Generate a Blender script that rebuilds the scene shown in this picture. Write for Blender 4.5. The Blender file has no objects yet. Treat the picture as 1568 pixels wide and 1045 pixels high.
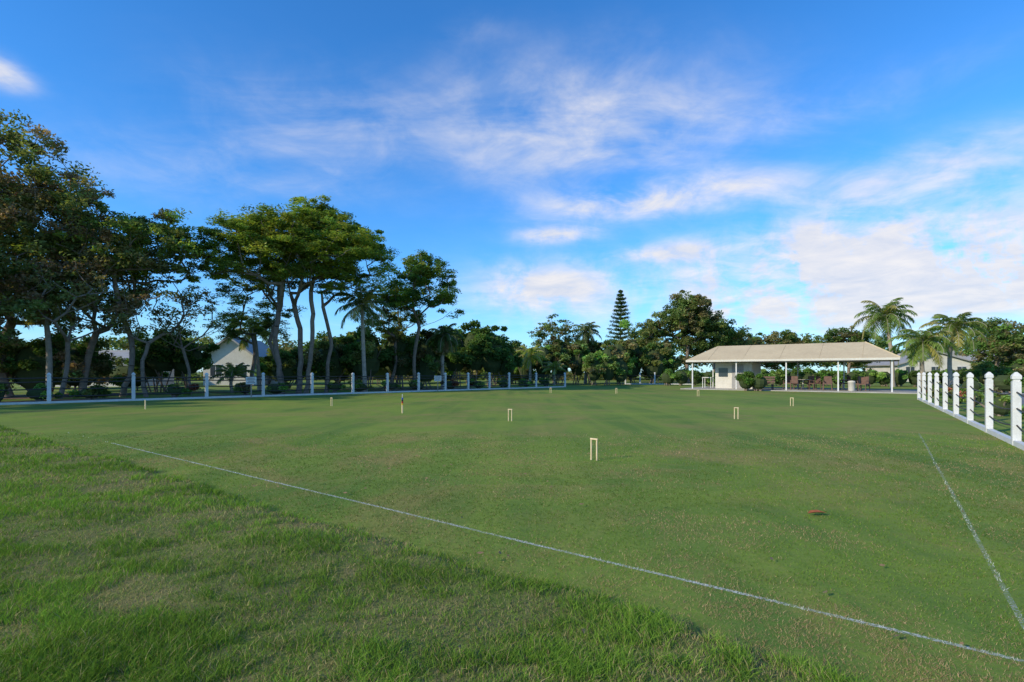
import bpy, math, numpy as np
from mathutils import Vector
rng=np.random.default_rng(7)
sc=bpy.context.scene
COL=sc.collection
# ------------------------------------------------------------------ helpers
def fast_mesh(name,V,T,C=None,mat=None,parent=None,smooth=False):
    V=np.asarray(V,dtype=np.float32);T=np.asarray(T,dtype=np.int32)
    me=bpy.data.meshes.new(name)
    me.vertices.add(len(V));me.vertices.foreach_set('co',V.ravel())
    me.loops.add(T.size);me.loops.foreach_set('vertex_index',T.ravel())
    me.polygons.add(len(T));me.polygons.foreach_set('loop_start',np.arange(0,T.size,T.shape[1],dtype=np.int32))
    me.update(calc_edges=True)
    if C is not None:
        C=np.asarray(C,dtype=np.float32);ca=me.color_attributes.new('Col','FLOAT_COLOR','POINT')
        ca.data.foreach_set('color',np.concatenate([C,np.ones((len(C),1),np.float32)],1).ravel())
    if smooth: me.polygons.foreach_set('use_smooth',np.ones(len(T),bool))
    me.validate()
    o=bpy.data.objects.new(name,me);COL.objects.link(o)
    if mat: me.materials.append(mat)
    if parent: o.parent=parent
    return o
def empty(name):
    o=bpy.data.objects.new(name,None);o.empty_display_size=.2;COL.objects.link(o);return o
class MB:
    """small mesh builder"""
    def __init__(s): s.v=[];s.f=[]
    def box(s,m,a0,a1,b0,b1,z0,z1):
        i=len(s.v)
        for z in (z0,z1):
            for a,b in ((a0,b0),(a1,b0),(a1,b1),(a0,b1)): s.v.append(m(a,b,z))
        for f in ((0,3,2,1),(4,5,6,7),(0,1,5,4),(1,2,6,5),(2,3,7,6),(3,0,4,7)): s.f.append([i+k for k in f])
    def poly(s,pts):
        i=len(s.v);s.v+= [tuple(p) for p in pts];s.f.append(list(range(i,i+len(pts))))
    def rings(s,rs,cap=True):
        i=len(s.v);n=len(rs[0])
        for r in rs: s.v+=[tuple(p) for p in r]
        for k in range(len(rs)-1):
            for j in range(n):
                s.f.append([i+k*n+j,i+k*n+(j+1)%n,i+(k+1)*n+(j+1)%n,i+(k+1)*n+j])
        if cap: s.f.append([i+j for j in range(n)][::-1]);s.f.append([i+(len(rs)-1)*n+j for j in range(n)])
    def lathe(s,x,y,prof,n=12):
        s.rings([[(x+r*math.cos(2*math.pi*j/n),y+r*math.sin(2*math.pi*j/n),z) for j in range(n)] for r,z in prof])
    def tube(s,pts,r,n=6):
        pts=[Vector(p) for p in pts];rs=[]
        for k,p in enumerate(pts):
            d=(pts[min(k+1,len(pts)-1)]-pts[max(k-1,0)]).normalized()
            a=d.cross(Vector((0,0,1)) if abs(d.z)<.9 else Vector((1,0,0))).normalized();b=d.cross(a)
            rs.append([p+r*(a*math.cos(2*math.pi*j/n)+b*math.sin(2*math.pi*j/n)) for j in range(n)])
        s.rings(rs)
    def obj(s,name,mat,parent=None,smooth=False):
        me=bpy.data.meshes.new(name);me.from_pydata([tuple(v) for v in s.v],[],s.f);me.update()
        import bmesh
        bm=bmesh.new();bm.from_mesh(me);bmesh.ops.recalc_face_normals(bm,faces=bm.faces);bm.to_mesh(me);bm.free()
        o=bpy.data.objects.new(name,me);COL.objects.link(o);me.materials.append(mat)
        if smooth:
            for p in me.polygons:p.use_smooth=True
        if parent:o.parent=parent
        return o
_P=np.random.default_rng(3).random((256,256))
def vnoise(x,y):
    xi=np.floor(x).astype(int);yi=np.floor(y).astype(int);fx=x-xi;fy=y-yi
    fx=fx*fx*(3-2*fx);fy=fy*fy*(3-2*fy)
    g=lambda a,b:_P[a%256,b%256]
    return (g(xi,yi)*(1-fx)+g(xi+1,yi)*fx)*(1-fy)+(g(xi,yi+1)*(1-fx)+g(xi+1,yi+1)*fx)*fy
def fbm(x,y,o=4):
    s=0;a=.5;t=0
    for k in range(o):
        c,q=math.cos(k*.9+.4),math.sin(k*.9+.4)
        s=s+a*vnoise((c*x-q*y)*2**k+17*k,(q*x+c*y)*2**k+31*k);t+=a;a*=.5
    return s/t
def sstep(x,a,b):
    t=np.clip((x-a)/(b-a),0,1);return t*t*(3-2*t)
# ------------------------------------------------------------------ materials
class NT:
    def __init__(s,nt): s.nt=nt
    def n(s,t,**k):
        nd=s.nt.nodes.new(t)
        for a,b in k.items(): setattr(nd,a,b)
        return nd
    def l(s,a,b): s.nt.links.new(a,b)
    def m(s,op,a,b=None,c=None):
        nd=s.nt.nodes.new('ShaderNodeMath');nd.operation=op
        for i,x in enumerate((a,b,c)):
            if x is None: continue
            if isinstance(x,(int,float)): nd.inputs[i].default_value=x
            else: s.l(x,nd.inputs[i])
        return nd.outputs[0]
    def mixc(s,f,a,b,bt='MIX'):
        nd=s.nt.nodes.new('ShaderNodeMix');nd.data_type='RGBA';nd.blend_type=bt
        for i,x in ((0,f),(6,a),(7,b)):
            if isinstance(x,(int,float)): nd.inputs[i].default_value=x
            elif isinstance(x,tuple): nd.inputs[i].default_value=(*x,1)
            else: s.l(x,nd.inputs[i])
        return nd.outputs[2]
    def noise(s,vec,scale,detail=4,rough=.55,dist=0):
        nd=s.n('ShaderNodeTexNoise');nd.inputs['Scale'].default_value=scale;nd.inputs['Detail'].default_value=detail
        nd.inputs['Roughness'].default_value=rough;nd.inputs['Distortion'].default_value=dist
        if vec is not None: s.l(vec,nd.inputs['Vector'])
        return nd.outputs['Fac']
    def mr(s,v,a,b,c=0,d=1):
        nd=s.n('ShaderNodeMapRange');nd.inputs[1].default_value=a;nd.inputs[2].default_value=b;nd.inputs[3].default_value=c;nd.inputs[4].default_value=d
        s.l(v,nd.inputs[0]);return nd.outputs[0]
def newmat(name):
    m=bpy.data.materials.new(name);m.use_nodes=True;m.node_tree.nodes.clear()
    t=NT(m.node_tree);return m,t
def finish(m,t,col,rough=.7,bump=None,bs=.2,bd=.01,spec=.3,alpha=None):
    b=t.n('ShaderNodeBsdfPrincipled');o=t.n('ShaderNodeOutputMaterial')
    if isinstance(col,tuple): b.inputs['Base Color'].default_value=(*col,1)
    else: t.l(col,b.inputs['Base Color'])
    b.inputs['Roughness'].default_value=rough;b.inputs['Specular IOR Level'].default_value=spec
    if bump is not None:
        bn=t.n('ShaderNodeBump');bn.inputs['Strength'].default_value=bs;bn.inputs['Distance'].default_value=bd
        t.l(bump,bn.inputs['Height']);t.l(bn.outputs[0],b.inputs['Normal'])
    if alpha is not None: t.l(alpha,b.inputs['Alpha'])
    t.l(b.outputs[0],o.inputs[0]);return m
def weathered(name,c,c2,scale=3,rough=.6,bs=.2,bd=.01,spec=.3):
    m,t=newmat(name);g=t.n('ShaderNodeNewGeometry').outputs['Position']
    n1=t.noise(g,scale,6,.65);n2=t.noise(g,scale*9,4)
    f=t.mr(n1,.35,.7);c0=t.mixc(f,c,c2);c1=t.mixc(t.mr(n2,.3,.7,0,.35),c0,tuple(x*.7 for x in c2))
    return finish(m,t,c1,rough,n2,bs,bd,spec)
M_white=weathered('white_paint',(.70,.70,.69),(.56,.56,.54),4,.5)
M_conc=weathered('concrete',(.42,.40,.36),(.33,.31,.28),1.5,.9)
M_asph=weathered('asphalt',(.20,.20,.20),(.15,.15,.15),2,.9)
M_canvas=weathered('roof_canvas',(.62,.50,.31),(.53,.42,.26),.7,.8)
M_wall=weathered('painted_wall',(.66,.63,.56),(.54,.51,.45),1.2,.8)
M_roofg=weathered('grey_roof_shingle',(.38,.37,.36),(.27,.27,.27),2,.9)
M_glass=weathered('dark_window_glass',(.03,.04,.05),(.05,.06,.07),1,.15,0,.0,.6)
M_cable=weathered('cable',(.06,.055,.05),(.035,.03,.028),8,.6)
M_bark=weathered('bark',(.28,.22,.175),(.16,.125,.095),5,.95,.6,.03)
M_barkp=weathered('palm_bark',(.42,.36,.29),(.26,.22,.18),5,.95,.5,.02)
M_mulch=weathered('mulch',(.16,.095,.065),(.26,.18,.11),6,1,.8,.04)
M_brown=weathered('brown_wicker',(.18,.105,.085),(.11,.07,.055),9,.7)
M_dark=weathered('dark_metal',(.04,.04,.045),(.07,.07,.07),5,.5)
M_cream=weathered('cream_wicket_paint',(.76,.62,.38),(.60,.46,.26),9,.5)
def flat(name,c): return weathered(name,c,tuple(x*.8 for x in c),10,.5)
M_blue=flat('blue_paint',(.03,.08,.4));M_red=flat('red_paint',(.5,.03,.02));M_yel=flat('yellow_paint',(.7,.5,.03));M_blk=flat('black_paint',(.02,.02,.02))
def leafmat(name,trans=.3,rough=.55):
    m,t=newmat(name);a=t.n('ShaderNodeAttribute',attribute_name='Col').outputs['Color']
    d=t.n('ShaderNodeBsdfDiffuse')
    t.l(a,d.inputs['Color'])
    tr=t.n('ShaderNodeBsdfTranslucent');c2=t.mixc(1.0,a,(1.25,1.3,.6),'MULTIPLY');t.l(c2,tr.inputs[0])
    mx=t.n('ShaderNodeMixShader');mx.inputs[0].default_value=trans;t.l(d.outputs[0],mx.inputs[1]);t.l(tr.outputs[0],mx.inputs[2])
    o=t.n('ShaderNodeOutputMaterial');t.l(mx.outputs[0],o.inputs[0]);return m
M_leaf=leafmat('leaves',.40);M_grass=leafmat('grass_blades',.3)
# ------------------------------------------------------------------ court frame (s along right boundary, t along near boundary)
CX,CY=2.355,2.24
U=np.array([.5906,.8070]);W=np.array([-.8070,.5906])
def st2xy(s,t): return CX+s*U[0]+t*W[0],CY+s*U[1]+t*W[1]
# ------------------------------------------------------------------ ground
m,t=newmat('lawn');g=t.n('ShaderNodeNewGeometry').outputs['Position']
big=t.noise(g,.17,4,.62,.7);mid=t.noise(g,.40,7,.70,1.0);m2=t.noise(g,1.9,5,.7,.5);fine=t.noise(g,14,6,.75);vf=t.noise(g,70,3,.7)
mp=t.n('ShaderNodeMapping');mp.inputs['Rotation'].default_value=(0,0,math.radians(36.2));mp.inputs['Scale'].default_value=(1.3,.08,1);t.l(g,mp.inputs[0])
stripe=t.noise(mp.outputs[0],1.1,4,.6)
c=t.mixc(t.mr(big,.42,.60),(.10,.19,.030),(.195,.28,.038))
c=t.mixc(t.mr(stripe,.42,.60,0,.6),c,(.225,.295,.042))
c=t.mixc(t.mr(mid,.48,.64,0,.72),c,(.30,.225,.078))
c=t.mixc(t.mr(m2,.5,.7,0,.5),c,(.085,.16,.028))
c=t.mixc(t.mr(fine,.4,.75,0,.55),c,(.09,.15,.030))
c=t.mixc(t.mr(vf,.45,.8,0,.45),c,(.33,.28,.115))
finish(m,t,c,.95,fine,.5,.02,.1);M_lawn=m
mb=MB();mb.poly([(-1500,-1500,0),(1500,-1500,0),(1500,1500,0),(-1500,1500,0)]);mb.obj('ground',M_lawn)
m,t=newmat('rough_grass_soil');g=t.n('ShaderNodeNewGeometry').outputs['Position']
n1=t.noise(g,5,6,.7);n2=t.noise(g,40,5,.7)
c=t.mixc(t.mr(n1,.35,.65),(.14,.20,.04),(.25,.22,.09));c=t.mixc(t.mr(n2,.4,.7,0,.6),c,(.085,.10,.032))
finish(m,t,c,1,n2,.7,.03,.1);M_rough=m
def rough_h(s,t):
    x,y=st2xy(s,t)
    e=-.58+.28*(fbm(t*1.3,s*0+3,4)-.5)+.14*(fbm(t*7,s*3,2)-.5)
    k=sstep(-s,-e,-e+.28)
    return k*(.040+.06*fbm(x*1.5,y*2.6,3)), k
ns,ntt=150,420
S=-.3-np.linspace(0,1,ns)**1.4*14;Tt=np.linspace(-12,40,ntt)
SS,TT=np.meshgrid(S,Tt,indexing='ij');H,_=rough_h(SS,TT);X,Y=st2xy(SS,TT)
V=np.stack([X,Y,H-.012+ .016*sstep(H,0,.01)],-1).reshape(-1,3)
idx=np.arange(ns*ntt).reshape(ns,ntt)
F=np.stack([idx[:-1,:-1],idx[1:,:-1],idx[1:,1:],idx[:-1,1:]],-1).reshape(-1,4)
fast_mesh('rough_grass_verge',V,F,None,M_rough,smooth=True)
def blades(name,P,h,w,lean,col,seg=2):
    n=len(P);a=rng.random(n)*2*np.pi;wd=np.stack([np.cos(a),np.sin(a),0*a],1)*w[:,None]
    up=np.zeros((n,3));up[:,2]=h
    midp=P+up*.55+lean*.3;tip=P+up*np.array([1,1,.92])+lean
    if seg==2:
        V=np.stack([P-wd,P+wd,midp+wd*.75,midp-wd*.75,tip],1).reshape(-1,3)
        b=np.arange(n)[:,None]*5;T=np.concatenate([b+np.array([[0,1,2]]),b+np.array([[0,2,3]]),b+np.array([[3,2,4]])],0);k=5
    else:
        V=np.stack([P-wd,P+wd,tip],1).reshape(-1,3);b=np.arange(n)[:,None]*3;T=b+np.array([[0,1,2]]);k=3
    fast_mesh(name,V,T,np.repeat(col,k,0),M_grass)
def scatter(n,y0,y1):
    Y=y0*np.exp(rng.random(n)*math.log(y1/y0));X=Y*(rng.random(n)*2.6-1.3);return X,Y
X,Y=scatter(460000,1.6,15)
s=(X-CX)*U[0]+(Y-CY)*U[1];tt=(X-CX)*W[0]+(Y-CY)*W[1]
H,k=rough_h(s,tt)
wx=X+.35*fbm(X*3,Y*3,3);wy=Y+.35*fbm(X*3+9,Y*3,3)
cl=.55*fbm(wx*5.5+5,wy*7.5,4)+.45*fbm(wx*1.7,wy*2.3+4,3);cl2=fbm(X*.9,Y*1.4+9,3)
dens=sstep(cl,.38,.60)
keep=(k>.12)&(s>-13)&(rng.random(len(X))<.6+.4*dens)
X,Y,H,k,cl,cl2,dens=[a[keep] for a in (X,Y,H,k,cl,cl2,dens)];n=len(X)
sc_=np.clip(Y/3,1,3.5)
h=(.018+.046*dens*(.3+.7*rng.random(n))+.014*rng.random(n))*(1+.15*(sc_-1))
w=.0016*sc_*(.7+.6*rng.random(n))
th=rng.normal(.4,1.6,n)+3*fbm(X*2,Y*2,2);L=h*(.3+1.1*rng.random(n))
lean=np.stack([np.cos(th)*L,np.sin(th)*L,0*L],1)
g1=np.array([.215,.355,.045]);g2=np.array([.125,.24,.035]);g3=np.array([.42,.35,.17])
a=rng.random(n)[:,None];col=(g1*a+g2*(1-a))*(.85+.3*sstep(cl2,.35,.65))[:,None]
tanp=(.09+.5*(1-dens)*sstep(cl2,.38,.68)+.2*(1-dens));tn=(rng.random(n)<tanp)[:,None]
col=np.where(tn,g3*(.6+.6*rng.random(n)[:,None]),col)*(.7+.5*rng.random(n)[:,None])
P=np.stack([X,Y,H-.003],1);blades('rough_grass',P,h,w,lean,col,2)
X,Y=scatter(340000,1.7,11)
s=(X-CX)*U[0]+(Y-CY)*U[1];tt=(X-CX)*W[0]+(Y-CY)*W[1];H,k=rough_h(s,tt)
p=fbm(X*1.1+3,Y*1.3,4);p2=fbm(X*7,Y*7,3);p3=fbm(X*.6+7,Y*.6,3)
keep=(k<.4)&(rng.random(len(X))<(.35+.65*sstep(p2,.3,.55))*np.clip((12-Y)/3,0,1))
X,Y,s,tt,p,p2,p3,H=[a[keep] for a in (X,Y,s,tt,p,p2,p3,H)];n=len(X);sc_=np.clip(Y/2.5,1,4)
h=(.007+.011*rng.random(n))*(1+.1*(sc_-1));w=.0013*sc_*(.7+.6*rng.random(n));th=rng.random(n)*6.28;L=h*(.3+rng.random(n))
a=rng.random(n)[:,None];col=(np.array([.18,.275,.040])*a+np.array([.11,.19,.031])*(1-a))*(.75+.45*sstep(p3,.35,.65))[:,None]
tn=(rng.random(n)<.12+.65*sstep(p,.45,.66)+.5*sstep(-s,-.7,.4)*sstep(-tt,-7,0))[:,None];col=np.where(tn,np.array([.42,.30,.17])*(.6+.7*rng.random(n)[:,None]),col)*(.7+.5*rng.random(n)[:,None])
wob=.012*(fbm(tt*2,tt*0,2)-.5);ln=((np.abs(s+wob)<.015)&(tt>-3))|((np.abs(tt+.012*(fbm(s*2,s*0+7,2)-.5))<.014)&(s>-1)&(rng.random(n)<.6))
ln=(ln&(rng.random(n)<.65))[:,None];col=np.where(ln,np.array([.68,.69,.64]),col)
blades('mown_grass',np.stack([X,Y,np.maximum(H-.01,0)],1),h,w,np.stack([np.cos(th)*L,np.sin(th)*L,0*L],1),col,1)
def chalk(name,lo,hi):
    m,t=newmat(name);g=t.n('ShaderNodeNewGeometry').outputs['Position'];n1=t.noise(g,60,4,.7);n2=t.noise(g,2.0,3)
    al=t.m('MULTIPLY',t.mr(n1,.42,.60,lo,hi),t.mr(n2,.35,.6,.4,1.0));return finish(m,t,(.62,.64,.58),.95,None,alpha=al)
def ribbon(name,pts,w,z,mat):
    mb=MB();v=[]
    for i,(x,y) in enumerate(pts):
        x0,y0=pts[max(i-1,0)];x1,y1=pts[min(i+1,len(pts)-1)];d=Vector((x1-x0,y1-y0)).normalized()
        v.append(((x-d.y*w/2,y+d.x*w/2,z),(x+d.y*w/2,y-d.x*w/2,z)))
    for i in range(len(v)-1): mb.poly([v[i][0],v[i][1],v[i+1][1],v[i+1][0]])
    return mb.obj(name,mat)
ribbon('chalk_line',[st2xy(.005*math.sin(q*1.7),q) for q in np.linspace(0,12,60)],.032,.004,chalk('chalk_line_white',.1,.9))
ribbon('chalk_line',[st2xy(q,.005*math.sin(q*1.3)) for q in np.linspace(-.017,10.5,60)],.030,.0045,chalk('worn_chalk_line',.03,.40))
mb=MB();lp=[(-.09,0),(-.05,.03),(.02,.035),(.09,.005),(.02,-.03),(-.05,-.028)]
for i in range(6):
    a,b=lp[i],lp[(i+1)%6];mb.poly([(2.76,4.61,.03),(2.76+a[0],4.61+a[1],.022+abs(a[1])*.7),(2.76+b[0],4.61+b[1],.022+abs(b[1])*.7)])
mb.obj('dry_leaf',weathered('dry_leaf_brown',(.42,.13,.05),(.26,.08,.03),30,.7))
mb=MB()
for i in range(80):
    y=rng.uniform(2,8);x=y*rng.uniform(-1,1);a=rng.uniform(0,6.28);L=rng.uniform(.012,.03);c,s_=math.cos(a)*L,math.sin(a)*L
    z=.03 if (x-CX)*U[0]+(y-CY)*U[1]>-.4 else .085
    mb.poly([(x-c,y-s_,z),(x+s_*.4,y-c*.4,z+.006),(x+c,y+s_,z),(x-s_*.4,y+c*.4,z-.005)])
mb.obj('fallen_leaf_litter',weathered('litter',(.35,.22,.11),(.2,.13,.07),20,.8))
# ------------------------------------------------------------------ foliage
def unit(n):
    d=rng.normal(size=(n,3));return d/np.linalg.norm(d,axis=1)[:,None]
def leafquads(P,size,col,asp=.5,updn=.5):
    n=len(P);nrm=unit(n);nrm[:,2]=np.abs(nrm[:,2])+updn;nrm/=np.linalg.norm(nrm,axis=1)[:,None]
    a=np.cross(nrm,unit(n));a/=np.linalg.norm(a,axis=1)[:,None]+1e-6;b=np.cross(nrm,a)
    sz=(size*(.6+.8*rng.random(n)))[:,None]
    V=np.stack([P-a*sz,P-b*sz*asp,P+a*sz,P+b*sz*asp],1).reshape(-1,3)
    i=np.arange(n)[:,None]*4;return V,i+np.array([[0,1,2,3]]),np.repeat(col,4,0)
class Leaves:
    def __init__(s): s.V=[];s.F=[];s.C=[];s.n=0
    def add(s,V,F,C): s.V.append(V);s.F.append(F+s.n);s.C.append(C);s.n+=len(V)
    def clump(s,c,r,n,size,col,asp=.5,up=.5,power=.45):
        if n<1: return
        d=unit(n);rad=rng.random(n)**power
        P=np.asarray(c)+d*rad[:,None]*np.asarray(r)*(.8+.35*rng.random((n,1)))
        P[:,2]=np.maximum(P[:,2],.03)
        cc=np.asarray(col)*(.72+.5*rng.random((n,1)))*(1+.12*rng.normal(size=(n,3))*np.array([1,.4,.6]))
        s.add(*leafquads(P,np.full(n,size),np.clip(cc,.01,1),asp,up))
    def obj(s,name,parent=None):
        return fast_mesh(name,np.concatenate(s.V),np.concatenate(s.F),np.concatenate(s.C),M_leaf,parent)
def frusta(P0,P1,R0,R1,k=7):
    d=P1-P0;d=d/(np.linalg.norm(d,axis=1)[:,None]+1e-9);ref=np.where(np.abs(d[:,2:3])<.9,np.array([[0,0,1.]]),np.array([[1.,0,0]]))
    a=np.cross(d,ref);a/=np.linalg.norm(a,axis=1)[:,None];b=np.cross(d,a)
    an=np.arange(k)*2*np.pi/k;ring=a[:,None,:]*np.cos(an)[None,:,None]+b[:,None,:]*np.sin(an)[None,:,None]
    V=np.concatenate([P0[:,None]+ring*R0[:,None,None],P1[:,None]+ring*R1[:,None,None]],1).reshape(-1,3)
    j=np.arange(k);q=np.stack([j,(j+1)%k,k+(j+1)%k,k+j],1);n=len(P0)
    return V,(np.arange(n)[:,None,None]*2*k+q[None]).reshape(-1,4)
def tree(name,base,top,crowns,cr,nl,ls,cols,tr=.22,flat_=.5,asp=.5,up=.5,bark=None,bend=.3,lowz=-.25,tipmin=.014,px=1.75,inner=.55):
    base=np.array(base,float);top=np.array(top,float);root=empty(name)
    N=6;pts=[base];bx,by=rng.normal(size=2)*bend*.5
    for i in range(1,N+1):
        f=i/N;p=base+(top-base)*f+np.array([bx*math.sin(f*3.14),by*math.sin(f*3.14),0])+rng.normal(size=3)*.03*(i<N);pts.append(p)
    P=list(pts);par=[-1]+list(range(N));att=[]
    for (cx,cy,cz,rx,ry,rz,n) in crowns:
        d=unit(n*4);d=d[d[:,2]>lowz][:n];rad=(inner+(1-inner)*rng.random(len(d))**.6)*(.86+.28*rng.random(len(d)))
        att+=list(np.array([cx,cy,cz])+d*rad[:,None]*np.array([rx,ry,rz]))
    att=sorted(att,key=lambda q:np.linalg.norm(q-top))
    L=Leaves()
    for q in att:
        A=np.array(P[4:]);dist=np.linalg.norm(A-q,axis=1)+.38*np.linalg.norm(A-top,axis=1)+1.8*np.clip(A[:,2]-q[2]+.3,0,None)
        j=int(np.argmin(dist))+4;p0=P[j];pv=j;ln=np.linalg.norm(q-p0);K=max(2,int(ln/.6))
        for i in range(1,K+1):
            f=i/K;p=p0+(q-p0)*f+np.array([0,0,-.06*ln*math.sin(f*3.14)])+rng.normal(size=3)*.05*min(ln,1.2)*(i<K)
            P.append(p);par.append(pv);pv=len(P)-1
        col=np.array(cols[rng.integers(len(cols))])*rng.uniform(.75,1.25)
        r=cr*rng.uniform(.65,1.3)
        for _ in range(4):
            o=rng.normal(size=3)*r*np.array([.6,.6,.6*flat_]);rr=r*rng.uniform(.4,.8)
            L.clump(q+o,(rr,rr,rr*flat_),int(nl/4*rng.uniform(.5,1.5)),ls,col*rng.uniform(.85,1.15),asp,up)
    P=np.array(P);par=np.array(par);acc=np.zeros(len(P))
    for i in range(len(P)-1,0,-1):
        if acc[i]==0: acc[i]=1
        acc[par[i]]+=acc[i]
    R=acc**(1/px);R=R/R[0]*tr;R=np.maximum(R,tipmin);R[0]*=1.3;R[1]*=1.08
    V,F=frusta(P[par[1:]],P[1:],np.minimum(R[par[1:]],R[1:]*1.35),R[1:]);fast_mesh('trunk_and_limbs',V,F,None,bark or M_bark,root,True)
    L.obj('foliage',root);return root
M_core=weathered('dark_filler',(.035,.055,.02),(.055,.075,.025),4,1)  # dark colour for the filler cores added inside shrubs
def shrub(name,lobes,ls,cols,dens=260,asp=.55,rag=.18):
    root=empty(name);L=Leaves();P0=[];P1=[];cores=MB()
    for (x,y,z,rx,ry,rz) in lobes:
        area=(rx*ry+rx*rz+ry*rz);k=max(6,int(area*3.2));lobe=rng.uniform(.8,1.2)
        for _ in range(k):
            d=unit(1)[0];d[2]=abs(d[2])*1.0-.25;f=rng.uniform(.60,1.0)+rag*rng.normal();q=np.array([x,y,z])+d*f*np.array([rx,ry,rz])
            q[2]=max(q[2],.15);r=rng.uniform(.18,.5)*min(rx,rz)**.6
            L.clump(q,(r,r,r*.7),int(dens/max(1,ls*10)**1.3),ls,np.array(cols[rng.integers(len(cols))])*rng.uniform(.65,1.35)*lobe,asp,.4)
        for _ in range(5):
            P0.append((x+rng.normal()*.15*rx,y+rng.normal()*.15*ry,0));P1.append((x+rng.normal()*.4*rx,y+rng.normal()*.4*ry,z+rz*.3))
        rs=[]
        for i in range(1,7):
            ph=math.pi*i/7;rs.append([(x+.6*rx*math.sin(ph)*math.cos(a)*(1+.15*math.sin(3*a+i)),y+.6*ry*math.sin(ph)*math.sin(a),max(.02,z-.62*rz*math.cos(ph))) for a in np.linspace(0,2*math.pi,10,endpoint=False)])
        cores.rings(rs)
    L.obj('foliage',root)
    V,F=frusta(np.array(P0),np.array(P1),np.full(len(P0),.05),np.full(len(P0),.02));fast_mesh('stems',V,F,None,M_bark,root,True)
    cores.obj('dark_filler_core',M_core,root);return root  # solid dark blobs added behind the leaves to stop see-through
def palm(name,base,top,fl,nf,col,tr=.13,droop=1.0,wide=.05,e_lo=-35,dead=0):
    root=empty(name);base=np.array(base,float);top=np.array(top,float)
    K=12;f=np.linspace(0,1,K+1)[:,None];side=rng.normal(size=2)*.12
    P=base+(top-base)*f;P[:,0]+=np.sin(f[:,0]*3.1)*side[0];P[:,1]+=np.sin(f[:,0]*3.1)*side[1]
    R=tr*(1.15-.35*f[:,0]);R[0]*=1.3
    V,F=frusta(P[:-1],P[1:],R[:-1],R[1:]*1.06,9);fast_mesh('trunk',V,F,None,M_barkp,root,True)
    VV=[];FF=[];CC=[];n0=0;RP0=[];RP1=[]
    for i in range(nf+dead):
        az=i*2.4+rng.normal()*.15;isd=i>=nf;u=(i+.5)/nf
        e=math.radians(80-(80-e_lo)*u**.85) if not isd else math.radians(-65)
        L=fl*rng.uniform(.85,1.1)*(.75+.25*min(1,u*2))*(.6 if isd else 1);cc=np.array(col)*rng.uniform(.75,1.25) if not isd else np.array([.32,.22,.12])
        if not isd and rng.random()<.12: cc=np.array([.36,.33,.10])
        p=top.copy();hd=np.array([math.cos(az),math.sin(az),0]);J=16;sd=np.array([-math.sin(az),math.cos(az),0])
        for j in range(J):
            d=hd*math.cos(e)+np.array([0,0,math.sin(e)]);q=p+d*L/J;RP0.append(p);RP1.append(q)
            e-=droop*(.02+.13*(j/J))
            e=max(e,math.radians(-85))
            if j>=1:
                ll=fl*.30*math.sin(math.pi*min(1,(j+2)/(J+2)))**.6
                for sg in (-1,1):
                    for kk in range(3):
                        b=p+(q-p)*kk/3;dr=rng.uniform(.15,.9)
                        tip=b+(sd*sg*.8+d*.55-np.array([0,0,dr]))*ll*rng.uniform(.7,1.1)/1.2
                        midp=(b+tip)/2+np.array([0,0,.06*ll]);wv=d*wide*.5
                        VV+=[b-wv*.5,b+wv*.5,midp+wv,tip,midp-wv];FF+=[(n0,n0+1,n0+2),(n0,n0+2,n0+4),(n0+4,n0+2,n0+3)];n0+=5
                        c3=cc*rng.uniform(.75,1.25);CC+=[c3]*5
            p=q
    fast_mesh('fronds',np.array(VV),np.array(FF),np.array(CC),M_leaf,root)
    RP0=np.array(RP0);RP1=np.array(RP1);V,F=frusta(RP0,RP1,np.full(len(RP0),.018),np.full(len(RP0),.014),5);fast_mesh('frond_stalks',V,F,None,M_barkp,root)
    return root
sc3=lambda L,k_=2.05:[tuple(k_*q for q in c) for c in L]
PINE=sc3([(.135,.165,.035),(.105,.145,.035),(.165,.18,.045),(.085,.12,.03)],2.3)
OLIVE=sc3([(.135,.115,.052),(.095,.11,.037),(.17,.12,.072),(.09,.105,.038)])
GREEN=sc3([(.055,.095,.028),(.07,.115,.03),(.042,.078,.022)])
MIX=sc3([(.08,.115,.035),(.06,.095,.028),(.12,.135,.045),(.115,.105,.05)])
BRIGHT=sc3([(.10,.17,.04),(.13,.19,.05),(.08,.14,.035)])
kw=dict(flat_=.42,asp=.35,up=1.2,lowz=-.12,inner=.60,bend=.35)
tree('umbrella_pine_tree',(-14.0,31,0),(-14.4,31,3.4),[(-15.4,31,8.3,3.9,3.3,2.6,92),(-15.6,31,7.2,3.0,2.6,1.6,20)],.80,480,.10,PINE,.15,**kw)
tree('umbrella_pine_tree',(-13.3,31.8,0),(-13.2,31.8,4.0),[(-12.6,31.8,8.7,3.7,3.1,2.9,96),(-12.8,31.8,7.4,2.8,2.4,1.6,22)],.80,480,.10,PINE,.15,**kw)
tree('umbrella_pine_tree',(-12.6,31.2,0),(-12.2,31.2,3.8),[(-10.7,31.4,7.8,3.0,2.8,2.7,68)],.75,440,.10,PINE,.13,**kw)
tree('umbrella_pine_tree',(-11.8,32.4,0),(-11.5,32.4,3.4),[(-10.4,32.4,6.4,2.4,2.2,1.8,32)],.65,300,.09,PINE,.11,**kw)
tree('umbrella_pine_tree',(-14.4,32.2,0),(-15.3,32.2,3.2),[(-16.6,32.2,7.0,2.6,2.2,1.8,32)],.65,300,.09,PINE,.11,**kw)
tree('umbrella_pine_tree',(-17.6,34,0),(-17.3,34,3.8),[(-17.3,34,5.0,2.3,2.2,2.6,44)],.7,330,.09,MIX+PINE,.12,.45,.35,1.0,bend=.4,lowz=-.6)
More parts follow.
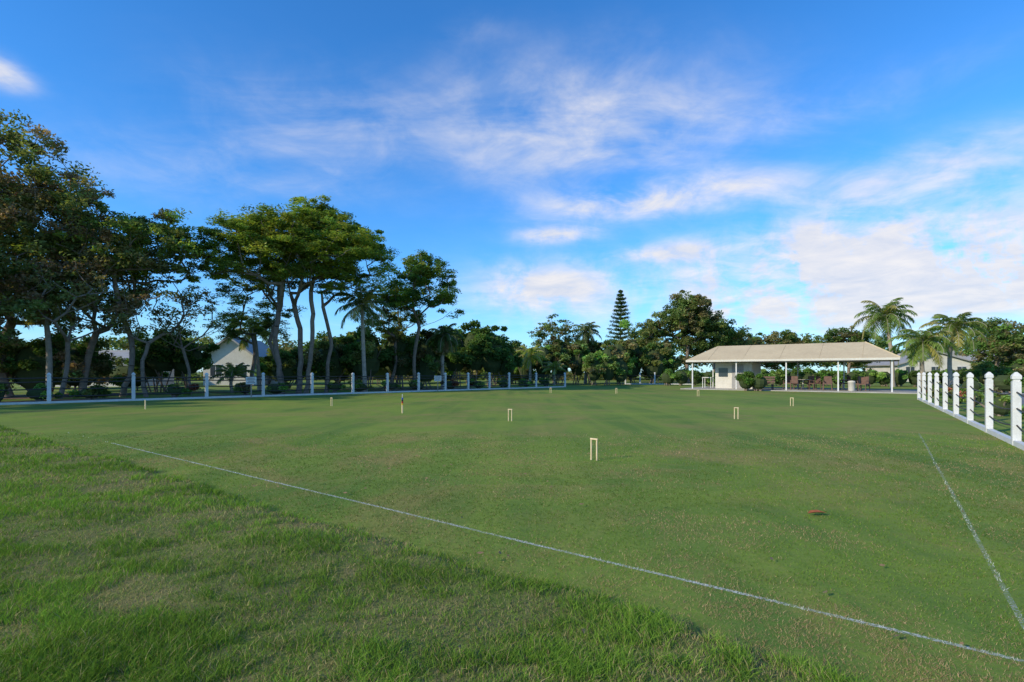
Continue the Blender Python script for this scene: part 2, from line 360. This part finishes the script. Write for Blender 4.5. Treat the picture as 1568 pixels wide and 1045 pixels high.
tree('slash_pine_tree',(-7.2,38,0),(-6.9,38,4.6),[(-6.6,38,7.6,2.6,2.3,2.7,74)],.72,360,.10,PINE+GREEN,.13,.5,.4,.8,lowz=-.7)
tree('slash_pine_tree',(-9.4,39,0),(-9.0,39,4.0),[(-8.9,39,5.6,1.9,2,2.2,38)],.7,330,.095,MIX,.12,.55,.4,.8,lowz=-.7)
ok=dict(inner=.35,lowz=-.85)
tree('oak_tree',(-25.2,25.5,0),(-25.0,25.5,3.8),[(-25.2,25.5,8.2,4.3,3.6,5.3,165)],.85,400,.09,OLIVE,.2,.7,.5,.4,bend=.8,**ok)
tree('oak_tree',(-22.4,26.6,0),(-22.0,27,3.4),[(-22.0,27,7.4,3.2,3.0,3.8,98)],.75,350,.09,OLIVE+PINE[:1],.16,.65,.5,.4,bend=.9,**ok)
tree('oak_tree',(-20.6,27,0),(-20.2,27,3.2),[(-19.4,27,7.4,2.6,2.2,2.6,54)],.65,280,.085,OLIVE+PINE[:2],.13,.6,.5,.4,bend=.7,inner=.4,lowz=-.5)
tree('oak_tree',(-19.0,26.5,0),(-18.9,26.5,2.8),[(-18.4,26.5,4.6,1.8,1.8,1.9,26)],.5,130,.075,OLIVE,.09,.6,.5,.4,bend=.7,lowz=-.6)
tree('oak_tree',(-31,27,0),(-31,27,5),[(-30.5,27,8.5,5,4,5,80)],.9,320,.11,OLIVE,.3,.7,.5,.4,lowz=-.7)
tree('oak_tree',(-23.9,22.5,0),(-24.2,22.5,2.4),[(-24.6,22.5,4.6,2.8,2.2,3.4,76)],.6,330,.08,OLIVE+GREEN[:1],.12,.7,.5,.4,**ok)
tree('bare_branched_tree',(-22.0,24.8,0),(-21.6,24.8,2.8),[(-21.2,24.8,4.6,2.2,2,2.4,40)],.45,70,.075,OLIVE,.10,.6,.5,.4,lowz=-.6)
tree('bare_branched_tree',(-18.0,28.5,0),(-18.4,28.5,2.6),[(-18.3,28.5,4.2,2.0,2,2.2,30)],.4,50,.07,OLIVE,.08,.6,.5,.4,lowz=-.6)
# unseen trees added off the left edge to cast shadow streaks across the lawn
tree('oak_tree',(-31,16,0),(-31,16,4),[(-31,16,7.5,4.2,4,4.2,60)],1.0,200,.16,MIX,.25,.7,.5,.4,**ok)
tree('oak_tree',(-36,9,0),(-36,9,4),[(-36,9,7.5,4.5,4,4.5,60)],1.0,200,.16,MIX,.25,.7,.5,.4,**ok)
shrub('round_leafy_tree',[(-22.6,33,2.4,1.6,1.7,1.9),(-21.2,33.3,2.2,1.5,1.5,1.8),(-23.6,33.4,1.8,1.1,1.3,1.4)],.10,GREEN,320)
shrub('round_leafy_tree',[(-5.2,46,3.0,1.9,2.0,2.9),(-3.4,46,3.2,1.9,2.0,3.1),(-1.8,46,2.9,1.8,2.0,3.0),(-.5,46.5,2.2,1.3,1.5,2.1)],.13,GREEN,360)
shrub('leafy_understory_trees',[(-10.9,38,2.4,1.8,1.6,2.6),(-13.6,38,2.0,1.6,1.5,2.2),(-8.8,40,2.6,1.7,1.6,2.8),(-6.9,40.5,2.2,1.5,1.5,3.0),(-16.4,37,1.6,1.5,1.4,1.7),(-12.2,40,2.6,1.5,1.5,2.8),(-15,42,2.2,2,1.6,2.4),(-18.5,41,1.6,1.8,1.6,1.9),(-9.8,43,2.6,1.8,1.6,2.8)],.12,MIX+GREEN,320,rag=.24)
shrub('mixed_shrubbery',[(-27,25.5,1.4,2.2,1.6,2.4),(-24.6,26.5,1.6,1.8,1.5,2.2),(-29,26,2,2.2,1.6,2.8),(-25.5,30,1.6,2,1.5,2.0),(-30,33,1.4,2.2,1.6,1.7),(-27,36,1.0,2.2,1.5,1.3),(-33,38,1.2,2.5,1.5,1.6)],.09,OLIVE+GREEN,300)
shrub('mixed_shrubbery',[(1.4,52,1.8,1.3,1.4,2.3),(3.2,53,2.3,1.5,1.6,2.6),(5.0,54,2.5,1.6,1.7,2.9),(6.9,54,2.4,1.5,1.7,2.6),(.2,55,1.8,2,1.6,2.4),(11.5,55,2.4,1.7,1.6,3.4),(13.4,57,2.6,1.8,1.6,3.4),(15.5,56,2.2,1.8,1.6,2.8),(17.5,58,2.0,1.8,1.6,2.6),(9,58,2.6,2,1.6,3.0)],.14,MIX+BRIGHT[:1],360,rag=.26)
shrub('background_shrubbery',[(-45+i*3.1,57+3*math.sin(i*1.7),1.8,2.1,1.6,1.6+1.2*rng.random()) for i in range(15)],.17,MIX+BRIGHT[:1],330,rag=.24)
shrub('vine_covered_hedge',[(8.0,50,1.7,1.2,1.2,2.2),(9.4,50,2.0,1.2,1.2,2.7),(10.7,50.4,1.5,1.2,1.2,2.1)],.12,BRIGHT+MIX,360)
tree('bare_branched_tree',(4.6,56,0),(4.6,56,3.0),[(4.8,56,4.8,2.5,2,2.6,46)],.6,110,.11,MIX,.12,.6,.5,.4,tipmin=.025)
palm('palm_tree',(8.2,57,0),(8.3,57,5.9),2.2,20,(.15,.20,.07),.15,1.2,.07,dead=6)
palm('palm_tree',(1.8,50,0),(1.8,50,3.0),1.9,16,(.34,.38,.08),.12,1.1,.06)
tree('oak_tree',(21.4,62,0),(21.4,62,4.5),[(21.4,62,7.4,3.3,3,3.3,70)],1.0,400,.14,MIX,.2,.65,.5,.4,**ok)
tree('oak_tree',(25.3,64,0),(25.3,64,4),[(25.3,64,5.4,3.2,3,3.2,60)],1.0,380,.14,MIX,.2,.65,.5,.4,**ok)
tree('oak_tree',(17.2,63,0),(17.2,63,3.4),[(17.2,63,5.0,2.4,2.4,2.8,40)],.9,360,.14,MIX,.16,.65,.5,.4,**ok)
tree('oak_tree',(33.5,70,0),(33.5,70,3.2),[(33.0,70,4.4,4.2,3,2.8,56),(38.5,71,4.2,3.2,3,2.6,40)],1.0,360,.16,MIX,.22,.6,.5,.4,**ok)
def norfolk(name,x,y,h,r):
    root=empty(name);L=Leaves();P0=[np.array([x,y,0.])];P1=[np.array([x,y,h])];R0=[.16];R1=[.02]
    tiers=17
    for i in range(tiers):
        f=i/(tiers-1);z=h*(.30+.69*f);rr=r*(1-f)**.75+.12
        for j in range(6):
            a=j*math.pi/3+i*.5;d=np.array([math.cos(a),math.sin(a),.18])*rr*rng.uniform(.8,1.15)
            p=np.array([x,y,z]);P0.append(p);P1.append(p+d);R0.append(.03);R1.append(.012)
            for k in np.linspace(.2,1,6):L.clump(p+d*k+np.array([0,0,.05]),(.26,.26,.22),34,.10,(.10,.165,.06),.4,.8)
    V,F=frusta(np.array(P0),np.array(P1),np.array(R0),np.array(R1));fast_mesh('trunk_and_whorls',V,F,None,M_bark,root,True);L.obj('needles',root)
norfolk('norfolk_pine_tree',14.9,70,12.4,1.95)
tree('oak_tree',(38.5,58,0),(38.5,58,2.6),[(38.5,58,4.0,3.0,2.5,2.3,44)],.9,330,.13,MIX,.16,.6,.5,.4,**ok)
tree('oak_tree',(47.5,50,0),(47.5,50,2.6),[(47.5,50,3.6,2.6,2.2,2.3,44)],.8,330,.12,MIX+BRIGHT[:1],.16,.65,.5,.4,**ok)
tree('oak_tree',(52,52,0),(52,52,2.6),[(52,52,3.7,3.0,2.2,2.4,50)],.8,330,.12,MIX,.16,.65,.5,.4,**ok)
shrub('mixed_shrubbery',[(44,47,1.0,1.7,1.4,1.5),(47,47,1.2,1.8,1.4,1.6),(50,48,1.3,2.2,1.4,1.7),(41,46,.8,1.4,1.2,1.1)],.12,MIX+BRIGHT,320)
palm('queen_palm_tree',(33.6,45,0),(32.9,45,6.3),2.9,26,(.17,.25,.065),.15,1.25,.075)
palm('queen_palm_tree',(32.3,40,0),(32.2,40,3.7),2.6,26,(.20,.28,.07),.15,1.25,.075)
palm('queen_palm_tree',(36.2,42,0),(36.5,42,5.0),2.6,26,(.19,.26,.065),.15,1.25,.075)
palm('palm_tree',(-9.5,33,0),(-9.7,33,5.7),2.1,20,(.15,.21,.07),.12,1.1,.06)
palm('palm_tree',(-17.8,36,0),(-18.2,36,4.3),2.2,18,(.36,.36,.09),.12,1.1,.06)
palm('palm_tree',(-5.4,40,0),(-5.3,40,4.2),1.9,20,(.10,.15,.055),.14,1.3,.06,dead=8)
palm('palm_tree',(-22.9,25.2,0),(-23.2,25.2,5.0),2.0,18,(.26,.26,.08),.12,1.2,.05,dead=4)
palm('palm_tree',(-17.6,32.2,0),(-17.6,32.2,1.1),1.5,16,(.19,.28,.08),.1,1.0,.05,e_lo=0)
palm('palm_tree',(4.2,50.5,0),(4.2,50.5,1.6),1.6,16,(.24,.30,.08),.1,1.0,.06,e_lo=0)
shrub('low_shrubs',[(x,.962*x+39.5+2.2+rng.uniform(0,1.5),.35,rng.uniform(.5,.9),.5,rng.uniform(.35,.6)) for x in (-22,-20.8,-19.3,-17.2,-14.6,-13.4,-11.2,-9.8,-8.2,-6.7,-4.6,-2.6,-.7,1.2,3.0)],.07,MIX+BRIGHT+[(.28,.10,.07)],230)
L=Leaves()
for i in range(560):
    x=-110+i*.42+rng.normal();y=86+rng.normal()*4;hh=3.8+4.2*float(fbm(np.array(x*.09),np.array(1.),3))
    for z in (.5,.5+hh*.45,hh*.92): L.clump((x,y,z),(1.3,1,1.2),70,.26,np.array(MIX[rng.integers(4)])*rng.uniform(.6,1.1),.6,.4)
L.obj('distant_tree_line')
shrub('clipped_hedge',[(x,48+(x-22)*-.15,.75,1.0,.7,1.05) for x in np.arange(15,40,1.25)],.11,BRIGHT+BRIGHT+GREEN,320,rag=.05)
# ------------------------------------------------------------------ fences
def fence(name,pts,h,sag=.05,cabr=.011,w=.055,zs=(.36,.66,.95)):
    root=empty(name);pb=MB();cb=MB();kb=MB()
    for i,(x,y) in enumerate(pts):
        x0,y0=pts[max(i-1,0)];x1,y1=pts[min(i+1,len(pts)-1)];a=math.atan2(y1-y0,x1-x0)+rng.normal()*.03;h_=h+rng.normal()*.01
        def sq(w,z): return [(x+w*(math.cos(a)*p-math.sin(a)*q),y+w*(math.sin(a)*p+math.cos(a)*q),z) for p,q in ((-1,-1),(1,-1),(1,1),(-1,1))]
        pb.rings([sq(w,0),sq(w,h_-.17),sq(w*.78,h_-.165),sq(w*.78,h_-.13),sq(w*1.08,h_-.125),sq(w*1.08,h_-.07),sq(w*.9,h_-.05),sq(w*.25,h_)])
    for i in range(len(pts)-1):
        (x0,y0),(x1,y1)=pts[i],pts[i+1];d=Vector((x1-x0,y1-y0));Ln=d.length;d/=Ln;a0=.06
        for z in zs:
            sg=sag*rng.uniform(.5,1.2);cb.tube([(x0+d.x*(a0+(Ln-.12)*f),y0+d.y*(a0+(Ln-.12)*f),h/1.3*z-sg*4*f*(1-f)) for f in np.linspace(0,1,7)],cabr,5)
        mm=lambda a,b,z:(x0+d.x*a-d.y*b,y0+d.y*a+d.x*b,z)
        kb.box(mm,.062,Ln-.062,-.05,.05,-.02,.09)
    pb.obj('posts',M_white,root);cb.obj('cables',M_cable,root);kb.obj('base_rail',M_white,root)
ly=[17.2,19.1,21.1,23.06,25.08,26.9,28.7,30.4,32.0,33.6,35.1,36.5,37.9,39.3,41.4,43.9]
fence('post_and_cable_fence',[(-41.1+1.04*y,y) for y in ly],1.27,sag=.03,cabr=.026,w=.065,zs=(.32,.62,.92,1.08))
fence('post_and_cable_fence',[(2.755+.6837*y,y) for y in [1.5,3.4,5.3,7.15,9.04,10.95,12.85,14.75,16.65,18.5,20.35,22.25,24.15]],1.29,sag=.09,cabr=.014,w=.058)
fence('post_and_cable_fence',[(12.0,54.0),(13.5,53.8),(15.0,53.6),(16.3,53.3),(17.6,53.0),(18.9,52.7)],1.27,cabr=.026,w=.065)
# ------------------------------------------------------------------ croquet gear
def wicket(x,y):
    mb=MB();w=.046;h=.31;an=rng.normal()*.1
    dx,dy=W[0]*math.cos(an)-W[1]*math.sin(an),W[0]*math.sin(an)+W[1]*math.cos(an)
    for s_ in (-1,1): mb.lathe(x+dx*w*s_,y+dy*w*s_,[(.0125,-.03),(.0125,h-.012)],10)
    mb.tube([(x+dx*w*s_,y+dy*w*s_,h+.0) for s_ in (-1.3,-.6,0,.6,1.3)],.0135,8)
    mb.obj('croquet_wicket',M_cream)
for p in ((1.21,7.52),(-.05,13.5),(6.2,14.1),(-12.8,17.8),(-6.9,19.5),(10.7,19.5),(2.4,31.7),(10,27.4),(6.3,30.8)): wicket(*p)
root=empty('croquet_peg');px,py=-3.46,16.1
for nm,mt,z0,z1,r in (('base_band',M_cream,-.02,.25,.026),('yellow_band',M_yel,.251,.31,.026),('red_band',M_red,.311,.37,.026),('black_band',M_blk,.371,.43,.026),('blue_band',M_blue,.431,.49,.026),('top_spike',M_white,.491,.60,.010)):
    mb=MB();mb.lathe(px,py,[(r*.97,z0),(r,z0+.005),(r,z1-.005),(r*.97,z1)],14);mb.obj(nm,mt,root)
def sign(x,y,ang):
    root=empty('notice_sign');c,s_=math.cos(ang),math.sin(ang);mm=lambda a,b,z:(x+c*a-s_*b,y+s_*a+c*b,z)
    mb=MB();mb.box(mm,-.025,.025,.012,.05,0,1.02);mb.obj('sign_post',M_barkp,root)
    mb=MB();mb.box(mm,-.24,.24,-.012,.010,.68,1.05);mb.obj('sign_board',M_white,root)
    mb=MB()
    for i,wd in enumerate((.17,.2,.14,.19)): mb.box(mm,-wd,wd,-.016,-.0125,.97-i*.075,.995-i*.075)
    mb.obj('sign_lettering',M_dark,root)
sign(-13.3,26.0,.3);sign(-5.0,34.4,.3)
# ------------------------------------------------------------------ pavilion
RX,RY=23.6,31.0
B=lambda l,d,z:(RX+l*W[0]+d*U[0],RY+l*W[1]+d*U[1],z)
root=empty('shade_pavilion')
LL,DD=12.93,6.2
mb=MB();mb.box(B,-1.0,LL+.3,-.35,DD+.3,-.05,.06);mb.obj('concrete_slab',M_conc,root)
mb=MB()
e=[B(0,0,2.2),B(LL,0,2.2),B(LL,DD,2.2),B(0,DD,2.2)];r0=B(1.86,DD/2,3.34);r1=B(11.4,DD/2,3.34)
mb.poly([e[0],e[1],r1,r0]);mb.poly([e[2],e[3],r0,r1]);mb.poly([e[3],e[0],r0]);mb.poly([e[1],e[2],r1])
o=mb.obj('canvas_roof',M_canvas,root);md=o.modifiers.new('s','SOLIDIFY');md.thickness=.05
mb=MB()
for l in np.linspace(1.9,11.3,5): mb.tube([B(l,0.02,2.212),B(l,DD/2-.02,3.349)],.007,5)
mb.obj('roof_seams',M_canvas,root)
mb=MB()
mb.box(B,0,LL,-.02,.02,2.05,2.19);mb.box(B,0,LL,DD-.02,DD+.02,2.05,2.19);mb.box(B,-.02,.02,.03,DD-.03,2.05,2.19);mb.box(B,LL-.02,LL+.02,.03,DD-.03,2.05,2.19)
mb.obj('valance',M_wall,root)
mb=MB()
for l in (.4,3.2,6.2,9.4,12.5):
    for d in (.25,DD-.25):
        mb.box(B,l-.04,l+.04,d-.04,d+.04,.06,2.18)
for l in (.4,3.2,6.2,9.4,12.5): mb.box(B,l-.03,l+.03,.30,DD-.30,2.1,2.16)
mb.obj('posts_and_beams',M_white,root)
mb=MB();mb.box(B,8.6,11.2,1.6,4.8,.061,2.0);mb.obj('storage_room_walls',M_wall,root)
mb=MB();mb.box(B,9.2,10.0,1.56,1.597,.1,1.85);mb.box(B,8.45,11.35,1.45,4.95,2.001,2.06);mb.obj('door_and_fascia',M_roofg,root)
mb=MB();mb.box(B,10.3,10.95,1.565,1.597,.95,1.6);mb.obj('window',M_glass,root)
mb=MB();mb.box(B,11.6,12.3,2.0,2.7,.85,.9)
for a in (11.63,12.24):
    for b in (2.03,2.64): mb.box(B,a,a+.04,b,b+.04,.061,.85)
mb.obj('counter_table',M_white,root)
def chair(l,d,ang):
    c,s_=math.cos(ang),math.sin(ang)
    mm=lambda a,b,z:B(l+c*a-s_*b,d+s_*a+c*b,z+.06)
    mb=MB()
    for a in (-.27,.23):
        for b in (-.27,.23): mb.box(mm,a,a+.04,b,b+.04,0,.40 if b<0 else .62)
    mb.box(mm,-.27,.27,-.27,.2,.40,.47);mb.box(mm,-.225,.225,.205,.26,.45,.95)
    for a in (-.29,.22): mb.box(mm,a,a+.07,-.25,.2,.625,.66)
    for a in (-.26,.23): mb.box(mm,a,a+.03,-.24,-.20,.471,.624)
    mb.obj('patio_chair',M_brown)
for a in ((1.9,1.9,.4),(3.9,1.7,0),(4.7,2.3,.9),(5.8,1.9,3.4),(6.4,2.8,.3),(2.4,3.2,1.8),(5.2,3.6,2.4),(3.0,3.9,1.2)): chair(*a)
def table(l,d,mat=M_dark):
    mb=MB();x,y,_=B(l,d,0);mb.lathe(x,y,[(.25,.062),(.25,.09),(.035,.10),(.035,.74),(.5,.75),(.52,.765),(.5,.78)],18);mb.obj('patio_table',mat)
table(3.1,2.7);table(5.5,2.9,M_wall)
mb=MB();x,y,_=B(2.5,.8,0);mb.lathe(x,y,[(.17,.062),(.19,.1),(.21,.62),(.23,.63),(.23,.66),(.17,.72),(.05,.75)],16);mb.obj('trash_bin',M_wall,None,True)
root=empty('wooden_bench')
mb=MB()
for q in (.0,.16,.32): mb.box(B,7.0,8.4,.5+q,.62+q,.47,.50)
for q in (.56,.72,.88): mb.box(B,7.0,8.4,.95,.98,q,q+.11)
mb.obj('slats',M_brown,root);mb=MB()
for l in (7.1,8.25): mb.box(B,l,l+.06,.5,.56,.061,.469);mb.box(B,l,l+.06,.985,1.03,.061,1.0);mb.box(B,l,l+.06,.565,.98,.41,.469)
mb.obj('legs',M_dark,root)
shrub('clipped_shrub',[(*B(8.5,-.9,.62)[:2],.62,.85,.75,.82),(*B(7.7,-.85,.6)[:2],.6,.80,.75,.8)],.06,sc3([(.08,.14,.03),(.065,.115,.025)]),620,rag=.04)
# ------------------------------------------------------------------ paths beyond the right fence
ribbon('concrete_path',[B(-1.0,1.5,0)[:2],(27.5,31.0),(34,29)],1.6,.02,M_conc)
ribbon('asphalt_cart_path',[(2.755+.6837*y+3.4+.02*y,y-1.6) for y in (-6,2,8,14,20,26,30,36,50)],2.6,.012,M_asph)
shrub('flower_bed_shrubs',[(2.755+.6837*y+rng.uniform(1.0,1.7),y,.3,rng.uniform(.3,.5),.4,rng.uniform(.3,.5)) for y in (12.5,15,17,18.8,21,23.2,26)],.05,BRIGHT+MIX+[(.40,.14,.09)],220)
shrub('mixed_shrubbery',[(27,30,.4,.8,.7,.7),(31,32,.6,1.2,1,.9),(35,33,.7,1.4,1,1.0),(29,27,.35,.7,.6,.5),(33,25,.5,1.1,.9,.8)],.08,BRIGHT+MIX,260)
def blob(name,cx,cy,rx,ry,mat,z=.008,ang=.77):
    mb=MB();pts=[]
    for i in range(40):
        a=i/40*2*math.pi;r=1+.13*math.sin(3*a+cx)+.07*math.sin(7*a);p,q=rx*r*math.cos(a),ry*r*math.sin(a);pts.append((cx+p*math.cos(ang)-q*math.sin(ang),cy+p*math.sin(ang)+q*math.cos(ang),z))
    mb.poly(pts);mb.obj(name,mat)
blob('mulch_bed',-20.2,23.6,2.6,1.2,M_mulch);blob('mulch_bed',-13.3,29.4,4,1.7,M_mulch);blob('mulch_bed',-6.5,38.5,5,1.8,M_mulch);blob('mulch_bed',-26,27,6,3,M_mulch)
# ------------------------------------------------------------------ houses
def house(name,x,y,ang,w,d,hw,hr,gable_front=True):
    root=empty(name);c,s_=math.cos(ang),math.sin(ang);mm=lambda a,b,z:(x+c*a-s_*b,y+s_*a+c*b,z)
    mb=MB();mb.box(mm,-w/2,w/2,0,d,0,hw)
    if gable_front: mb.poly([mm(-w/2,.001,hw),mm(w/2,.001,hw),mm(0,.001,hr)])
    else: mb.poly([mm(-w/2+.001,0,hw),mm(-w/2+.001,d,hw),mm(-w/2+.001,d/2,hr)]);mb.poly([mm(w/2-.001,0,hw),mm(w/2-.001,d,hw),mm(w/2-.001,d/2,hr)])
    mb.obj('walls',M_wall,root);mb=MB();o_=.45
    if gable_front:
        k=(hr-hw)/(w/2)
        for s2 in (-1,1): mb.poly([mm(0,-o_,hr+.05),mm(0,d+o_,hr+.05),mm(s2*(w/2+o_),d+o_,hw+.05-k*o_),mm(s2*(w/2+o_),-o_,hw+.05-k*o_)])
    else:
        k=(hr-hw)/(d/2)
        for b0,b1 in ((-o_,d/2),(d+o_,d/2)): mb.poly([mm(-w/2-o_,b1,hr+.05),mm(w/2+o_,b1,hr+.05),mm(w/2+o_,b0,hw+.05-k*o_),mm(-w/2-o_,b0,hw+.05-k*o_)])
    o=mb.obj('roof',M_roofg,root);md=o.modifiers.new('s','SOLIDIFY');md.thickness=.16
    mb=MB();fr=MB();n=max(2,int(w/2.6))
    for i in range(n):
        a=-w/2+w*(i+.5)/n;mb.box(mm,a-.5,a+.5,-.02,-.003,.9,2.0);
        fr.box(mm,a-.58,a+.58,-.05,-.021,2.0,2.08);fr.box(mm,a-.58,a+.58,-.05,-.021,.82,.9);fr.box(mm,a-.02,a+.02,-.045,-.021,.9,2.0)
    mb.obj('windows',M_glass,root);fr.obj('window_frames',M_white,root)
house('white_gabled_house',-27.8,50,.15,4.6,9,2.9,4.7)
house('white_bungalow',-38.5,45,.1,9,7,2.1,3.2,False)
house('white_gabled_house',56.5,68,-.2,9,9,2.4,3.9)
house('white_bungalow',73,74,-.4,14,8,2.6,4.4,False)
# ------------------------------------------------------------------ light, sky
EL=math.radians(25);sx,sy=-.86,-.50;AZ=math.atan2(sx,sy)
S=Vector((math.sin(AZ)*math.cos(EL),math.cos(AZ)*math.cos(EL),math.sin(EL)))
ld=bpy.data.lights.new('sun','SUN');ld.energy=4.5;ld.angle=math.radians(.8);ld.color=(1,.88,.66);lo=bpy.data.objects.new('sun',ld);COL.objects.link(lo);lo.rotation_euler=S.to_track_quat('Z','Y').to_euler()
w=bpy.data.worlds.new('World');sc.world=w;w.use_nodes=True;w.node_tree.nodes.clear();t=NT(w.node_tree)
sky=t.n('ShaderNodeTexSky');sky.sky_type='NISHITA';sky.sun_disc=False;sky.sun_elevation=EL;sky.sun_rotation=AZ;sky.air_density=1.0;sky.dust_density=.2;sky.ozone_density=3
tint=t.mixc(1.0,sky.outputs[0],(.42,1.16,1.80),'MULTIPLY')
bg=t.n('ShaderNodeBackground');bg.inputs[1].default_value=.14;t.l(tint,bg.inputs[0])
tc=t.n('ShaderNodeTexCoord').outputs['Generated'];sp=t.n('ShaderNodeSeparateXYZ');t.l(tc,sp.inputs[0]);x,y,z=sp.outputs
az=t.m('MULTIPLY',t.m('ARCTAN2',x,y),57.2958);el=t.m('MULTIPLY',t.m('ARCSINE',z),57.2958)
zz=t.m('ADD',t.m('MAXIMUM',z,0),.16);cx=t.m('DIVIDE',x,zz);cy=t.m('DIVIDE',y,zz)
cb=t.n('ShaderNodeCombineXYZ');t.l(cx,cb.inputs[0]);t.l(cy,cb.inputs[1])
mp=t.n('ShaderNodeMapping');mp.inputs['Rotation'].default_value=(0,0,math.radians(25));mp.inputs['Scale'].default_value=(.7,1.5,1);t.l(cb.outputs[0],mp.inputs[0])
n1=t.noise(mp.outputs[0],1.5,6,.6,.6);n2=t.noise(cb.outputs[0],4,5,.62,.4)
n3=t.noise(tc,9,6,.6,.3)
# (azimuth, elevation, spread az, spread el, amount, tilt) of each cloud bank, degrees
blobs=[(8,26,18,6.6,.55,-.05),(-23,25,13,5,.28,.05),(16,18.1,11,1.6,.9,.05),(40,17.2,11,2.2,.45,.1),(33,11,13,3.8,1.1,.05),(4.8,15.0,4,.9,.8,.0),(4,9.5,8,2.8,.65,0),(-45,22.5,1.8,1.1,.9,0),(45,8,6,2.2,1.0,0),(30,6,16,2.5,.5,0),(-30,18.5,14,3,.25,.1),(-4,34,4,1.2,.15,.1),(35,24,12,2.0,.2,.1),(-150,25,50,10,.6,0),(120,18,40,7,.7,0),(17,12.7,5,1.0,.6,0)]
mask=None
for (a0,e0,sa,se,am,tl) in blobs:
    da=t.m('SUBTRACT',az,a0);de=t.m('SUBTRACT',t.m('SUBTRACT',el,e0),t.m('MULTIPLY',da,tl*.6))
    q1=t.m('DIVIDE',da,sa);q2=t.m('DIVIDE',de,se)
    q=t.m('ADD',t.m('MULTIPLY',q1,q1),t.m('MULTIPLY',q2,q2))
    gsn=t.m('MULTIPLY',t.m('EXPONENT',t.m('MULTIPLY',q,-1)),am);mask=gsn if mask is None else t.m('ADD',mask,gsn)
low=t.mr(el,10,19,1,0)
na=t.m('ADD',t.m('MULTIPLY',t.mr(n1,.36,.64,0,1),.65),t.m('MULTIPLY',t.mr(n2,.34,.66,0,1),.45))
nb=t.m('ADD',t.m('MULTIPLY',t.mr(n3,.42,.56,0,1),.8),t.m('MULTIPLY',t.mr(n2,.34,.66,0,1),.3))
nn=t.m('ADD',t.m('MULTIPLY',na,t.m('SUBTRACT',1,t.m('MULTIPLY',low,.8))),t.m('MULTIPLY',nb,t.m('MULTIPLY',low,.8)))
d=t.m('MULTIPLY',mask,t.m('ADD',.08,t.m('MULTIPLY',nn,1.55)))
haze=t.m('MULTIPLY',t.m('EXPONENT',t.m('MULTIPLY',t.m('MAXIMUM',el,0),-.10)),.64)
d=t.m('ADD',d,haze);sm=t.n('ShaderNodeMapRange');sm.interpolation_type='SMOOTHSTEP';sm.inputs[1].default_value=.03;sm.inputs[2].default_value=1.15;sm.inputs[4].default_value=.95;t.l(d,sm.inputs[0])
cc=t.mixc(t.mr(n2,.3,.7),(.68,.73,.86),(.96,.92,.91))
bg2=t.n('ShaderNodeBackground');t.l(cc,bg2.inputs[0]);bg2.inputs[1].default_value=.97
mx=t.n('ShaderNodeMixShader');t.l(sm.outputs[0],mx.inputs[0]);t.l(bg.outputs[0],mx.inputs[1]);t.l(bg2.outputs[0],mx.inputs[2])
o=t.n('ShaderNodeOutputWorld');t.l(mx.outputs[0],o.inputs[0])
# ------------------------------------------------------------------ camera
cd=bpy.data.cameras.new('camera');cd.sensor_width=36;cd.lens=17.93;cd.shift_y=.0303;cd.clip_start=.05;cd.clip_end=4000
co=bpy.data.objects.new('camera',cd);COL.objects.link(co);co.location=(0,0,1.3);co.rotation_euler=(math.radians(90),0,0);sc.camera=co
sc.view_settings.view_transform='Standard';sc.view_settings.look='None';sc.view_settings.exposure=0
